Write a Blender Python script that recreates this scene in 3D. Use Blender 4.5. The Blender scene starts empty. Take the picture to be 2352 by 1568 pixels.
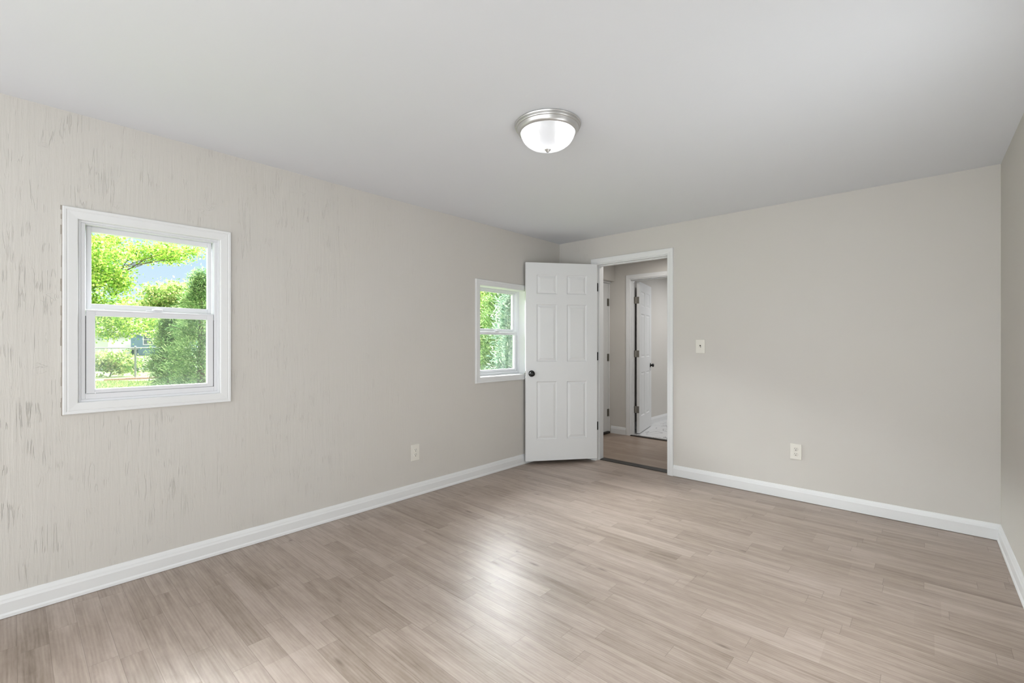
import bpy, bmesh, math, random
import numpy as np
from mathutils import Vector, Matrix

scene = bpy.context.scene
COL = scene.collection
R = math.radians

# ------------------------------------------------------------------ camera
CAM_H = 1.21
YAW = 42.372
cam_data = bpy.data.cameras.new('camera')
cam_data.sensor_width = 36.0
cam_data.lens = 36.0 * 1047.4 / 2352.0
cam_data.shift_y = 6.3 / 2352.0
cam_data.clip_start = 0.02
cam_data.clip_end = 500
cam = bpy.data.objects.new('camera', cam_data)
COL.objects.link(cam)
cam.location = (0, 0, CAM_H)
cam.rotation_euler = (R(90), 0, R(YAW))
scene.camera = cam

# ------------------------------------------------------------------ sky, sun, large lights, exposure
scene.view_settings.view_transform = 'Standard'
scene.view_settings.look = 'None'
scene.view_settings.exposure = 0.14
scene.view_settings.gamma = 1.0
scene.view_settings.use_curve_mapping = False
scene.cycles.max_bounces = 9
scene.cycles.diffuse_bounces = 5
scene.cycles.adaptive_threshold = 0.02
scene.cycles.glossy_bounces = 4
scene.cycles.transmission_bounces = 6
scene.cycles.transparent_max_bounces = 24
scene.cycles.caustics_reflective = False
scene.cycles.caustics_refractive = False
scene.cycles.sample_clamp_indirect = 6.0

world = bpy.data.worlds.new('sky')
scene.world = world
world.use_nodes = True
wn = world.node_tree
wn.nodes.clear()
w_out = wn.nodes.new('ShaderNodeOutputWorld')
w_bg = wn.nodes.new('ShaderNodeBackground')
w_tc = wn.nodes.new('ShaderNodeTexCoord')
w_sep = wn.nodes.new('ShaderNodeSeparateXYZ')
w_ramp = wn.nodes.new('ShaderNodeValToRGB')
w_ramp.color_ramp.elements[0].position = 0.0
w_ramp.color_ramp.elements[0].color = (0.78, 0.88, 0.96, 1)
w_ramp.color_ramp.elements[1].position = 0.40      # brightness added high up, out of view; clear blue low down
w_ramp.color_ramp.elements[1].color = (1.5, 1.6, 1.75, 1)
w_e = w_ramp.color_ramp.elements.new(0.14)
w_e.color = (0.60, 0.79, 0.96, 1)
w_e = w_ramp.color_ramp.elements.new(0.27)
w_e.color = (0.62, 0.81, 0.97, 1)
wn.links.new(w_tc.outputs['Generated'], w_sep.inputs[0])
wn.links.new(w_sep.outputs[2], w_ramp.inputs[0])
w_bg.inputs['Strength'].default_value = 1.0
# added bright patch of sky above the view, for window light and floor sheen
w_nrm = wn.nodes.new('ShaderNodeVectorMath')
w_nrm.operation = 'DOT_PRODUCT'
w_nrm.inputs[1].default_value = (-0.88, 0.475, 0.0)
wn.links.new(w_tc.outputs['Generated'], w_nrm.inputs[0])
w_az = wn.nodes.new('ShaderNodeMapRange')
w_az.interpolation_type = 'SMOOTHSTEP'
w_az.inputs[1].default_value = 0.35
w_az.inputs[2].default_value = 0.70
wn.links.new(w_nrm.outputs['Value'], w_az.inputs[0])
w_el = wn.nodes.new('ShaderNodeMapRange')
w_el.interpolation_type = 'SMOOTHSTEP'
w_el.inputs[1].default_value = 0.275
w_el.inputs[2].default_value = 0.34
wn.links.new(w_sep.outputs[2], w_el.inputs[0])
w_mul = wn.nodes.new('ShaderNodeMath')
w_mul.operation = 'MULTIPLY'
wn.links.new(w_az.outputs[0], w_mul.inputs[0])
wn.links.new(w_el.outputs[0], w_mul.inputs[1])
w_mix = wn.nodes.new('ShaderNodeMix')
w_mix.data_type = 'RGBA'
w_mix.inputs[7].default_value = (82.0, 83.5, 86.0, 1)
wn.links.new(w_mul.outputs[0], w_mix.inputs[0])
wn.links.new(w_ramp.outputs[0], w_mix.inputs[6])
wn.links.new(w_mix.outputs[2], w_bg.inputs['Color'])
wn.links.new(w_bg.outputs[0], w_out.inputs['Surface'])


def lamp(name, kind, loc, rot, energy, size=None, size_y=None, color=(1, 1, 1)):
    d = bpy.data.lights.new(name, kind)
    d.energy = energy
    d.color = color
    if kind == 'AREA':
        d.shape = 'RECTANGLE'
        d.size = size
        d.size_y = size_y or size
    o = bpy.data.objects.new(name, d)
    COL.objects.link(o)
    o.location = loc
    o.rotation_euler = rot
    return o


sun = lamp('sun', 'SUN', (10, -8, 20), (R(38), 0, R(62)), 3.2, color=(1.0, 0.95, 0.86))
sun.data.angle = R(0.6)
# added area light behind the camera; no window is built there
lamp('rear_fill', 'AREA', (-1.35, -3.32, 1.30), (R(90), 0, 0), 30, 2.9, 1.6, (0.93, 0.97, 1.0))
# added light behind the camera, tilted up to brighten the ceiling
lamp('rear_up_fill', 'AREA', (-1.35, -3.26, 0.80), (R(114), 0, 0), 33, 2.9, 1.0, (0.92, 0.97, 1.0))
# added unseen lights along the right-hand wall, some tilted up to the ceiling
lamp('side_fill', 'AREA', (0.345, -0.55, 1.42), (R(90), 0, R(72)), 26, 1.4, 1.1, (0.93, 0.97, 1.0))
lamp('side_up_fill', 'AREA', (0.345, -0.55, 0.80), (R(107), 0, R(52)), 28, 1.4, 0.7, (0.92, 0.97, 1.0))
lamp('second_side_fill', 'AREA', (0.335, 2.25, 1.40), (R(90), 0, R(75)), 8, 1.3, 1.1, (0.93, 0.97, 1.0))
lamp('second_side_up_fill', 'AREA', (0.335, 2.25, 0.62), (R(109), 0, R(62)), 18, 1.5, 0.7, (0.92, 0.97, 1.0))
# added light on the left-hand wall behind the camera, brightening the right wall
lamp('left_rear_fill', 'AREA', (-2.99, -1.45, 1.40), (R(90), 0, R(-72)), 18, 1.2, 1.0, (0.93, 0.97, 1.0))
# added unseen area lights that brighten hallway and bathroom; no fixtures are built
lamp('hall_fill', 'AREA', (-2.2, 4.85, 2.28), (0, 0, 0), 9, 0.25, 0.25, (1.0, 0.96, 0.91))
lamp('bathroom_fill', 'AREA', (-2.0, 6.9, 2.28), (0, 0, 0), 20, 0.6, 0.6, (0.97, 0.98, 1.0))

# ------------------------------------------------------------------ room measures
DL, DB, DR, HC = 3.0275, 4.1012, 0.3315, 2.3192
XL = -DL            # left wall face
YB = DB             # back wall face
YR = -3.45          # rear wall face
TR = -0.0096        # right wall runs very slightly out of square
WT = 0.15           # wall thickness


def xr(y):
    return DR + TR * (y - DB)


# ------------------------------------------------------------------ materials
def lin(r, g, b):
    def f(c):
        c /= 255.0
        return c / 12.92 if c <= 0.04045 else ((c + 0.055) / 1.055) ** 2.4
    return (f(r), f(g), f(b), 1.0)


class NT:
    def __init__(self, name):
        self.m = bpy.data.materials.new(name)
        self.m.use_nodes = True
        self.t = self.m.node_tree
        self.t.nodes.clear()
        self.out = self.n('ShaderNodeOutputMaterial')

    def n(self, typ, **kw):
        x = self.t.nodes.new(typ)
        for k, v in kw.items():
            setattr(x, k, v)
        return x

    def l(self, a, b):
        self.t.links.new(a, b)

    def val(self, node, key, v):
        if hasattr(v, 'is_linked') or isinstance(v, bpy.types.NodeSocket):
            self.l(v, node.inputs[key])
        else:
            node.inputs[key].default_value = v

    def math(self, op, a, b=None, c=None, clamp=False):
        x = self.n('ShaderNodeMath', operation=op, use_clamp=clamp)
        self.val(x, 0, a)
        if b is not None:
            self.val(x, 1, b)
        if c is not None:
            self.val(x, 2, c)
        return x.outputs[0]

    def mix(self, fac, a, b, blend='MIX'):
        x = self.n('ShaderNodeMix', data_type='RGBA', blend_type=blend)
        self.val(x, 0, fac)
        self.val(x, 6, a)
        self.val(x, 7, b)
        return x.outputs[2]

    def ramp(self, fac, stops, interp='LINEAR'):
        x = self.n('ShaderNodeValToRGB')
        e = x.color_ramp.elements
        x.color_ramp.interpolation = interp
        while len(e) < len(stops):
            e.new(0.5)
        for i, (p, c) in enumerate(stops):
            e[i].position = p
            e[i].color = c if len(c) == 4 else (*c, 1)
        self.val(x, 0, fac)
        return x.outputs[0]

    def pos(self):
        return self.n('ShaderNodeNewGeometry').outputs['Position']

    def mapping(self, vec, scale=(1, 1, 1), loc=(0, 0, 0), rot=(0, 0, 0)):
        x = self.n('ShaderNodeMapping')
        self.l(vec, x.inputs['Vector'])
        x.inputs['Scale'].default_value = scale
        x.inputs['Location'].default_value = loc
        x.inputs['Rotation'].default_value = rot
        return x.outputs[0]

    def noise(self, vec, scale=5, detail=2, rough=0.5, dist=0.0):
        x = self.n('ShaderNodeTexNoise')
        self.l(vec, x.inputs['Vector'])
        x.inputs['Scale'].default_value = scale
        x.inputs['Detail'].default_value = detail
        x.inputs['Roughness'].default_value = rough
        x.inputs['Distortion'].default_value = dist
        return x.outputs['Fac']

    def bump(self, height, strength=0.3, dist=0.01, normal=None):
        x = self.n('ShaderNodeBump')
        self.l(height, x.inputs['Height'])
        x.inputs['Strength'].default_value = strength
        x.inputs['Distance'].default_value = dist
        if normal is not None:
            self.l(normal, x.inputs['Normal'])
        return x.outputs[0]

    def principled(self, color, rough=0.5, normal=None, metallic=0.0, spec=None):
        x = self.n('ShaderNodeBsdfPrincipled')
        self.val(x, 'Base Color', color)
        self.val(x, 'Roughness', rough)
        self.val(x, 'Metallic', metallic)
        if spec is not None:
            x.inputs['Specular IOR Level'].default_value = spec
        if normal is not None:
            self.l(normal, x.inputs['Normal'])
        return x

    def done(self, shader):
        self.l(shader.outputs[0] if hasattr(shader, 'outputs') else shader, self.out.inputs['Surface'])
        return self.m


def simple(name, color, rough=0.5, metallic=0.0, var=0.04, scale=9, bump=0.0, bscale=60, spec=None):
    t = NT(name)
    p = t.pos()
    n = t.noise(p, scale, 3)
    c2 = tuple(max(0.0, c * (1 - var * 2)) for c in color[:3]) + (1,)
    col = t.mix(n, color, c2)
    nor = t.bump(t.noise(p, bscale, 3), bump, 0.003) if bump else None
    return t.done(t.principled(col, rough, nor, metallic, spec))


WALL_RGB = lin(207, 204, 199)


def wall_material(name, texture_mask):
    """texture_mask(t, pos) -> 0..1 socket: how rough the old wall board is there"""
    t = NT(name)
    p = t.pos()
    base = t.mix(t.noise(p, 1.7, 3), WALL_RGB, lin(204, 200, 193))
    if texture_mask is None:
        nor = t.bump(t.noise(p, 140, 3, 0.6), 0.12, 0.002)
        return t.done(t.principled(base, 0.62, nor, spec=0.25))
    mask = texture_mask(t, p)
    # vertical ridges
    v1 = t.mapping(p, (30, 30, 2.6))
    r1 = t.noise(v1, 1.0, 4, 0.62, 0.5)
    v2 = t.mapping(p, (85, 85, 5.0))
    r2 = t.noise(v2, 1.0, 3, 0.6, 0.3)
    h = t.math('ADD', t.math('MULTIPLY', r1, 0.65), t.math('MULTIPLY', r2, 0.35))
    # broken cracks: contour lines of a stretched noise, cut by a second noise
    v3 = t.mapping(p, (34, 34, 2.0), (3.1, 1.7, 0.4))
    c = t.noise(v3, 1.0, 3, 0.6, 0.25)
    line = t.math('ABSOLUTE', t.math('SUBTRACT', c, 0.52))
    line = t.math('SUBTRACT', 1.0, t.math('DIVIDE', line, 0.016), clamp=True)
    cut = t.noise(p, 12.0, 2)
    cut = t.math('MULTIPLY', t.math('SUBTRACT', cut, 0.50), 9.0, clamp=True)
    line = t.math('MULTIPLY', line, cut)
    # short horizontal flakes
    v4 = t.mapping(p, (10, 10, 22), (0.3, 5.2, 1.4))
    f = t.noise(v4, 1.0, 3, 0.6, 0.5)
    fl = t.math('ABSOLUTE', t.math('SUBTRACT', f, 0.5))
    fl = t.math('SUBTRACT', 1.0, t.math('DIVIDE', fl, 0.010), clamp=True)
    cut2 = t.noise(p, 4.3, 2)
    cut2 = t.math('MULTIPLY', t.math('SUBTRACT', cut2, 0.64), 14.0, clamp=True)
    fl = t.math('MULTIPLY', fl, cut2)
    line = t.math('MAXIMUM', line, fl)
    line = t.math('MULTIPLY', line, mask)
    h = t.math('SUBTRACT', t.math('MULTIPLY', h, mask), t.math('MULTIPLY', line, 0.4))
    h = t.math('ADD', h, t.math('MULTIPLY', t.noise(p, 140, 2), 0.03))
    nor = t.bump(h, 0.9, 0.006)
    col = t.mix(t.math('MULTIPLY', line, 0.17), base, lin(140, 128, 116))
    return t.done(t.principled(col, 0.6, nor, spec=0.3))


def mask_left(t, p):
    s = t.n('ShaderNodeSeparateXYZ')
    t.l(p, s.inputs[0])
    y = s.outputs[1]
    mr = t.n('ShaderNodeMapRange', clamp=True)
    t.l(y, mr.inputs[0])
    mr.inputs[1].default_value = 0.0
    mr.inputs[2].default_value = 2.6
    mr.inputs[3].default_value = 0.95
    mr.inputs[4].default_value = 0.22
    patch = t.math('MULTIPLY_ADD', t.noise(p, 1.9, 2), 1.6, -0.15, clamp=True)
    return t.math('MULTIPLY', mr.outputs[0], patch)


def mask_back(t, p):
    s = t.n('ShaderNodeSeparateXYZ')
    t.l(p, s.inputs[0])
    m = t.math('LESS_THAN', s.outputs[0], -2.53)
    return t.math('MULTIPLY_ADD', m, 0.45, 0.02)


def floor_material(name, tint=1.0, warm=0.0):
    t = NT(name)
    p = t.pos()
    s = t.n('ShaderNodeSeparateXYZ')
    t.l(p, s.inputs[0])
    x, y = s.outputs[0], s.outputs[1]
    ROW, LEN = 0.0890, 0.62
    ry = t.math('DIVIDE', t.math('ADD', y, 20.0 + 0.012), ROW)
    row = t.math('FLOOR', ry)
    wr = t.n('ShaderNodeTexWhiteNoise', noise_dimensions='1D')
    t.l(row, wr.inputs['W'])
    off = t.math('MULTIPLY', wr.outputs['Value'], 7.0)
    bx = t.math('ADD', t.math('DIVIDE', t.math('ADD', x, 20.0), LEN), off)
    brick = t.math('FLOOR', bx)
    cmb = t.n('ShaderNodeCombineXYZ')
    t.l(row, cmb.inputs[0])
    t.l(brick, cmb.inputs[1])
    wb = t.n('ShaderNodeTexWhiteNoise', noise_dimensions='3D')
    t.l(cmb.outputs[0], wb.inputs['Vector'])
    rnd = wb.outputs['Value']
    # seams
    fy = t.math('FRACT', ry)
    ey = t.math('MULTIPLY', t.math('MINIMUM', fy, t.math('SUBTRACT', 1.0, fy)), ROW)
    fx = t.math('FRACT', bx)
    ex = t.math('MULTIPLY', t.math('MINIMUM', fx, t.math('SUBTRACT', 1.0, fx)), LEN)
    seam = t.math('LESS_THAN', t.math('MINIMUM', ey, ex), 0.0009)
    # grain: stretched along the plank, shifted per plank
    sh = t.n('ShaderNodeVectorMath', operation='MULTIPLY_ADD')
    t.l(wb.outputs['Color'], sh.inputs[0])
    sh.inputs[1].default_value = (13, 13, 13)
    t.l(p, sh.inputs[2])
    g1 = t.noise(t.mapping(sh.outputs[0], (2.2, 34, 1)), 1.0, 5, 0.62, 0.35)
    g2 = t.noise(t.mapping(sh.outputs[0], (7, 190, 1)), 1.0, 4, 0.65, 0.2)
    g3 = t.noise(t.mapping(sh.outputs[0], (1.3, 7.5, 1)), 1.0, 3, 0.55, 0.8)
    # wavy cathedral grain
    wv = t.n('ShaderNodeTexWave', wave_type='BANDS', bands_direction='Y')
    t.l(t.mapping(sh.outputs[0], (1.6, 16, 1)), wv.inputs['Vector'])
    wv.inputs['Scale'].default_value = 1.6
    wv.inputs['Distortion'].default_value = 7.0
    wv.inputs['Detail'].default_value = 2.0
    wv.inputs['Detail Scale'].default_value = 0.9
    row2 = t.math('FLOOR', t.math('DIVIDE', ry, 2.0))
    wr2 = t.n('ShaderNodeTexWhiteNoise', noise_dimensions='1D')
    t.l(row2, wr2.inputs['W'])
    b2 = t.math('FLOOR', t.math('ADD', t.math('DIVIDE', x, 1.22), t.math('MULTIPLY', wr2.outputs['Value'], 5.0)))
    cm2 = t.n('ShaderNodeCombineXYZ')
    t.l(row2, cm2.inputs[0])
    t.l(b2, cm2.inputs[1])
    wb2 = t.n('ShaderNodeTexWhiteNoise', noise_dimensions='3D')
    t.l(cm2.outputs[0], wb2.inputs['Vector'])
    rnd = t.math('ADD', t.math('MULTIPLY', rnd, 0.62), t.math('MULTIPLY', wb2.outputs['Value'], 0.38))
    mot = t.noise(t.mapping(sh.outputs[0], (9, 22, 1)), 1.0, 4, 0.65, 0.6)
    tone = t.math('ADD', t.math('MULTIPLY', rnd, 0.26), t.math('MULTIPLY', g1, 0.66))
    tone = t.math('ADD', tone, t.math('MULTIPLY', g2, 0.24))
    tone = t.math('ADD', tone, t.math('MULTIPLY', g3, 0.32))
    tone = t.math('ADD', tone, t.math('MULTIPLY_ADD', mot, 0.30, -0.15))
    tone = t.math('ADD', tone, t.math('MULTIPLY', wv.outputs['Fac'], 0.07))
    tone = t.math('SUBTRACT', tone, 0.23)
    k = 0.0
    col = t.ramp(tone, [(0.12, lin(96, 82, 71)), (0.38, lin(144, 129, 117)), (0.60, lin(167, 152, 141)), (0.92, lin(190, 177, 167))])
    # knots
    vo = t.n('ShaderNodeTexVoronoi', feature='F1')
    t.l(t.mapping(sh.outputs[0], (2.1, 8.5, 1)), vo.inputs['Vector'])
    vo.inputs['Scale'].default_value = 1.0
    kn = t.math('SUBTRACT', 1.0, t.math('DIVIDE', vo.outputs['Distance'], 0.10), clamp=True)
    col = t.mix(t.math('MULTIPLY', kn, 0.7), col, lin(74, 62, 53))
    col = t.mix(t.math('MULTIPLY', seam, 0.42), col, lin(82, 70, 61))
    # a few pale scratches
    sv = t.n('ShaderNodeTexVoronoi', feature='F1')
    t.l(t.mapping(p, (3.5, 1.1, 1), (0.7, 2.3, 0), (0, 0, 0.9)), sv.inputs['Vector'])
    sv.inputs['Scale'].default_value = 1.6
    if warm:
        col = t.mix(warm, col, lin(122, 96, 70))
    rough = t.math('MULTIPLY_ADD', g2, 0.05, 0.365)
    hb = t.math('ADD', t.math('MULTIPLY', g2, 0.5), t.math('MULTIPLY', seam, -1.0))
    nor = t.bump(hb, 0.10, 0.0015)
    return t.done(t.principled(col, rough, nor, spec=0.5))


def marble_material():
    t = NT('marble_tile')
    p = t.pos()
    n = t.noise(p, 1.6, 4, 0.6, 1.6)
    v = t.math('ABSOLUTE', t.math('SUBTRACT', n, 0.5))
    v = t.math('SUBTRACT', 1.0, t.math('DIVIDE', v, 0.014), clamp=True)
    col = t.mix(t.noise(p, 3, 3), lin(226, 226, 226), lin(206, 207, 209))
    col = t.mix(t.math('MULTIPLY', v, 0.8), col, lin(108, 109, 113))
    return t.done(t.principled(col, 0.25))


def leaf_material(name, stops, translucency=0.45):
    t = NT(name)
    r = t.n('ShaderNodeNewGeometry').outputs['Random Per Island']
    col = t.ramp(r, stops)
    d = t.n('ShaderNodeBsdfDiffuse')
    t.l(col, d.inputs['Color'])
    tr = t.n('ShaderNodeBsdfTranslucent')
    t.l(col, tr.inputs['Color'])
    mx = t.n('ShaderNodeMixShader')
    mx.inputs[0].default_value = translucency
    t.l(d.outputs[0], mx.inputs[1])
    t.l(tr.outputs[0], mx.inputs[2])
    return t.done(mx)


def glass_material(name, haze=0.0):
    t = NT(name)
    tr = t.n('ShaderNodeBsdfTransparent')
    tr.inputs['Color'].default_value = (0.97, 0.985, 0.975, 1)
    gl = t.n('ShaderNodeBsdfGlossy')
    gl.inputs['Roughness'].default_value = 0.02
    fr = t.n('ShaderNodeFresnel')
    fr.inputs['IOR'].default_value = 1.35
    mx = t.n('ShaderNodeMixShader')
    t.l(t.math('MULTIPLY', fr.outputs[0], 0.5), mx.inputs[0])
    t.l(tr.outputs[0], mx.inputs[1])
    t.l(gl.outputs[0], mx.inputs[2])
    sh = mx
    return t.done(sh)


def screen_material():
    t = NT('insect_screen_mesh')
    tr = t.n('ShaderNodeBsdfTransparent')
    d = t.n('ShaderNodeBsdfDiffuse')
    d.inputs['Color'].default_value = (0.36, 0.39, 0.38, 1)
    mx = t.n('ShaderNodeMixShader')
    p = t.pos()
    mx.inputs[0].default_value = 0.22
    t.l(t.math('MULTIPLY_ADD', t.noise(p, 30, 2), 0.04, 0.08), mx.inputs[0])
    t.l(tr.outputs[0], mx.inputs[1])
    t.l(d.outputs[0], mx.inputs[2])
    return t.done(mx)


def dome_material():
    t = NT('frosted_alabaster_glass')
    rf = t.n('ShaderNodeBsdfRefraction')
    rf.inputs['Roughness'].default_value = 0.42
    rf.inputs['IOR'].default_value = 1.18
    rf.inputs['Color'].default_value = (0.97, 0.97, 0.98, 1)
    tl = t.n('ShaderNodeBsdfTranslucent')
    p = t.pos()
    cc = t.mix(t.noise(p, 14, 3, 0.5, 1.0), (0.95, 0.95, 0.95, 1), (0.86, 0.86, 0.87, 1))
    t.l(cc, tl.inputs['Color'])
    mx = t.n('ShaderNodeMixShader')
    mx.inputs[0].default_value = 0.5
    t.l(rf.outputs[0], mx.inputs[1])
    t.l(tl.outputs[0], mx.inputs[2])
    gl = t.n('ShaderNodeBsdfGlossy')
    gl.inputs['Roughness'].default_value = 0.12
    m2 = t.n('ShaderNodeMixShader')
    fr = t.n('ShaderNodeFresnel')
    fr.inputs['IOR'].default_value = 1.4
    t.l(fr.outputs[0], m2.inputs[0])
    t.l(mx.outputs[0], m2.inputs[1])
    t.l(gl.outputs[0], m2.inputs[2])
    return t.done(m2)


def emit_material(name, color, strength):
    t = NT(name)
    e = t.n('ShaderNodeEmission')
    e.inputs['Color'].default_value = color
    e.inputs['Strength'].default_value = strength
    return t.done(e)


def grass_ground_material():
    t = NT('lawn')
    p = t.pos()
    a = t.noise(p, 0.35, 3)
    b = t.noise(p, 9, 4, 0.65)
    col = t.ramp(t.math('ADD', t.math('MULTIPLY', a, 0.6), t.math('MULTIPLY', b, 0.4)),
                 [(0.30, lin(52, 76, 34)), (0.50, lin(84, 102, 50)), (0.68, lin(124, 126, 80))])
    return t.done(t.principled(col, 0.9, t.bump(b, 0.6, 0.03), spec=0.1))


M = {}
M['ceiling'] = simple('ceiling_paint', lin(224, 226, 230), 0.75, var=0.012, scale=2.5, bump=0.10, bscale=45, spec=0.2)
M['wall'] = wall_material('wall_paint', None)
M['wall_left'] = wall_material('old_textured_wall_paint', mask_left)
M['wall_back'] = wall_material('back_wall_paint', mask_back)
M['trim'] = simple('white_trim_paint', lin(228, 229, 229), 0.38, var=0.012, bump=0.05, bscale=30)
M['door'] = simple('white_door_paint', lin(226, 227, 227), 0.42, var=0.01, bump=0.05, bscale=90)
M['vinyl'] = simple('white_vinyl', lin(226, 227, 230), 0.35, var=0.01)
M['floor'] = floor_material('vinyl_plank_floor')
M['floor_hall'] = floor_material('hall_plank_floor', warm=0.42)
M['marble'] = marble_material()
M['glass'] = glass_material('window_glass')
M['screen'] = screen_material()
M['nickel'] = simple('brushed_nickel', lin(205, 204, 202), 0.34, metallic=0.75, var=0.03, scale=40)
M['dark_metal'] = simple('dark_bronze_metal', lin(30, 29, 28), 0.35, metallic=0.6)
M['black'] = simple('gloss_black_metal', lin(14, 14, 15), 0.16, metallic=0.2)
M['hinge'] = simple('satin_steel_hinge', lin(128, 124, 116), 0.4, metallic=0.7, var=0.08, scale=60)
M['strip'] = simple('dark_threshold_strip', lin(38, 34, 31), 0.45, var=0.15, scale=30)
M['plate'] = simple('ivory_plastic', lin(226, 223, 214), 0.35, var=0.01)
M['slot'] = simple('dark_slot', lin(52, 48, 44), 0.6)
M['dome'] = dome_material()
M['bulb'] = emit_material('lit_bulb', (0.97, 0.98, 1.0, 1), 16.0)
M['caulk'] = simple('shadowed_caulk', lin(176, 168, 158), 0.8, var=0.2, scale=30)  # caulk, its tone darkened to paint in the shadow strip beside the casing
M['gap'] = simple('dark_track_gap', lin(40, 40, 40), 0.8)
M['lawn'] = grass_ground_material()
M['bark'] = simple('bark', lin(96, 82, 68), 0.9, var=0.25, scale=14, bump=0.6, bscale=30)
M['maple'] = leaf_material('maple_leaves', [(0.0, lin(66, 100, 42)), (0.40, lin(114, 154, 56)), (0.75, lin(156, 182, 76)), (1.0, lin(190, 192, 124))], 0.45)
M['far_leaf'] = leaf_material('pale_leaves', [(0.0, lin(84, 118, 54)), (0.5, lin(122, 150, 74)), (1.0, lin(186, 184, 126))], 0.5)
M['cedar'] = leaf_material('cedar_sprays', [(0.0, lin(66, 94, 56)), (0.5, lin(104, 136, 82)), (1.0, lin(168, 188, 130))], 0.35)
M['blue_cedar'] = leaf_material('blue_cedar_sprays', [(0.0, lin(80, 106, 94)), (0.5, lin(118, 144, 124)), (1.0, lin(180, 194, 168))], 0.35)
M['galv'] = simple('galvanized_steel', lin(132, 136, 138), 0.45, metallic=0.5)
M['teal'] = simple('teal_siding', lin(98, 128, 138), 0.7)
M['white_ext'] = simple('white_exterior_paint', lin(196, 196, 194), 0.6)
M['roof'] = simple('pale_shingles', lin(158, 152, 146), 0.9, var=0.1, scale=4)
M['pane'] = simple('dark_window_pane', lin(86, 98, 106), 0.15)
M['road'] = simple('asphalt', lin(128, 130, 134), 0.9, var=0.05)
M['brick'] = simple('red_brick', lin(196, 150, 128), 0.9, var=0.15, scale=8)
M['grass'] = leaf_material('grass_blades', [(0.0, lin(54, 80, 34)), (0.5, lin(90, 110, 52)), (1.0, lin(140, 140, 92))], 0.4)


# ------------------------------------------------------------------ mesh helpers
def empty(name, loc):
    o = bpy.data.objects.new(name, None)
    o.empty_display_size = 0.1
    COL.objects.link(o)
    o.location = loc
    return o


def tag(o, label=None, cat=None, group=None, kind=None):
    if label:
        o['label'] = label
    if cat:
        o['category'] = cat
    if group:
        o['group'] = group
    if kind:
        o['kind'] = kind
    return o


def wloc(o):
    v = Vector((0, 0, 0))
    while o is not None:
        v += o.location
        o = o.parent
    return v


def obj(name, bm, mat, parent=None, smooth=False, loc=None, auto=None):
    """bm holds world coordinates"""
    base = wloc(parent) if parent is not None else Vector((0, 0, 0))
    o_loc = Vector(loc) if loc is not None else base
    bmesh.ops.recalc_face_normals(bm, faces=bm.faces)
    bmesh.ops.translate(bm, verts=bm.verts, vec=-o_loc)
    me = bpy.data.meshes.new(name)
    bm.to_mesh(me)
    bm.free()
    if smooth:
        me.shade_smooth()
    me.materials.append(M[mat] if isinstance(mat, str) else mat)
    o = bpy.data.objects.new(name, me)
    COL.objects.link(o)
    if parent is not None:
        o.parent = parent
    o.location = o_loc - base
    if auto:
        for p in me.polygons:
            p.use_smooth = True
        me.set_sharp_from_angle(angle=R(auto))
    return o


def box(bm, x0, x1, y0, y1, z0, z1, bev=0.0, seg=2, T=None):
    vs = [bm.verts.new((x, y, z)) for x in (x0, x1) for y in (y0, y1) for z in (z0, z1)]
    fs = [(0, 1, 3, 2), (4, 6, 7, 5), (0, 4, 5, 1), (2, 3, 7, 6), (0, 2, 6, 4), (1, 5, 7, 3)]
    faces = [bm.faces.new([vs[i] for i in f]) for f in fs]
    if bev:
        edges = list({e for f in faces for e in f.edges})
        r = bmesh.ops.bevel(bm, geom=edges, offset=bev, segments=seg, affect='EDGES', profile=0.5)
        vs = list({v for v in r['verts']} | {v for v in vs if v.is_valid})
    if T is not None:
        for v in vs:
            v.co = T @ v.co
    return vs


def frame_T(origin, u, n):
    """local x -> u, local y -> n, local z -> world z"""
    u, n = Vector(u), Vector(n)
    m = Matrix(((u.x, n.x, 0, origin[0]), (u.y, n.y, 0, origin[1]), (0, 0, 1, origin[2]), (0, 0, 0, 1)))
    return m


T_LEFT = frame_T((XL, 0, 0), (0, 1, 0), (1, 0, 0))     # x = world Y, y = out of the wall into the room
T_BACK = frame_T((0, YB, 0), (1, 0, 0), (0, -1, 0))


def mitred(bm, rect, profile, T, sides='LTRB'):
    """sweep a profile [(out, depth)] round a rectangle (u0,u1,z0,z1); out = distance outward from the rectangle"""
    u0, u1, z0, z1 = rect
    if set(sides) == set('LTRB'):
        def ring(o, d):
            return [(u0 - o, d, z0 - o), (u0 - o, d, z1 + o), (u1 + o, d, z1 + o), (u1 + o, d, z0 - o)]
        closed = True
    else:   # three sides, feet on the floor
        def ring(o, d):
            return [(u0 - o, d, z0), (u0 - o, d, z1 + o), (u1 + o, d, z1 + o), (u1 + o, d, z0)]
        closed = False
    rows = []
    for o, d in profile:
        rows.append([bm.verts.new(T @ Vector(p)) for p in ring(o, d)])
    n = len(rows)
    k = 4 if closed else 3
    for i in range(n):
        a, b = rows[i], rows[(i + 1) % n]
        for j in range(k):
            bm.faces.new((a[j], a[(j + 1) % 4], b[(j + 1) % 4], b[j]))
    if not closed:
        bm.faces.new([r[0] for r in rows])
        bm.faces.new([r[3] for r in reversed(rows)])


def extrude_line(bm, profile, p0, p1, nrm, a0=0.0, a1=0.0):
    """sweep profile [(out, z)] from p0 to p1; a0/a1: mitre slope (shift along the run per unit of out)"""
    p0, p1, nrm = Vector(p0), Vector(p1), Vector(nrm)
    d = (p1 - p0).normalized()
    A = [bm.verts.new(p0 + nrm * o + Vector((0, 0, z)) + d * (a0 * o)) for o, z in profile]
    B = [bm.verts.new(p1 + nrm * o + Vector((0, 0, z)) - d * (a1 * o)) for o, z in profile]
    n = len(profile)
    for i in range(n):
        bm.faces.new((A[i], A[(i + 1) % n], B[(i + 1) % n], B[i]))
    bm.faces.new(A)
    bm.faces.new(list(reversed(B)))


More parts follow.
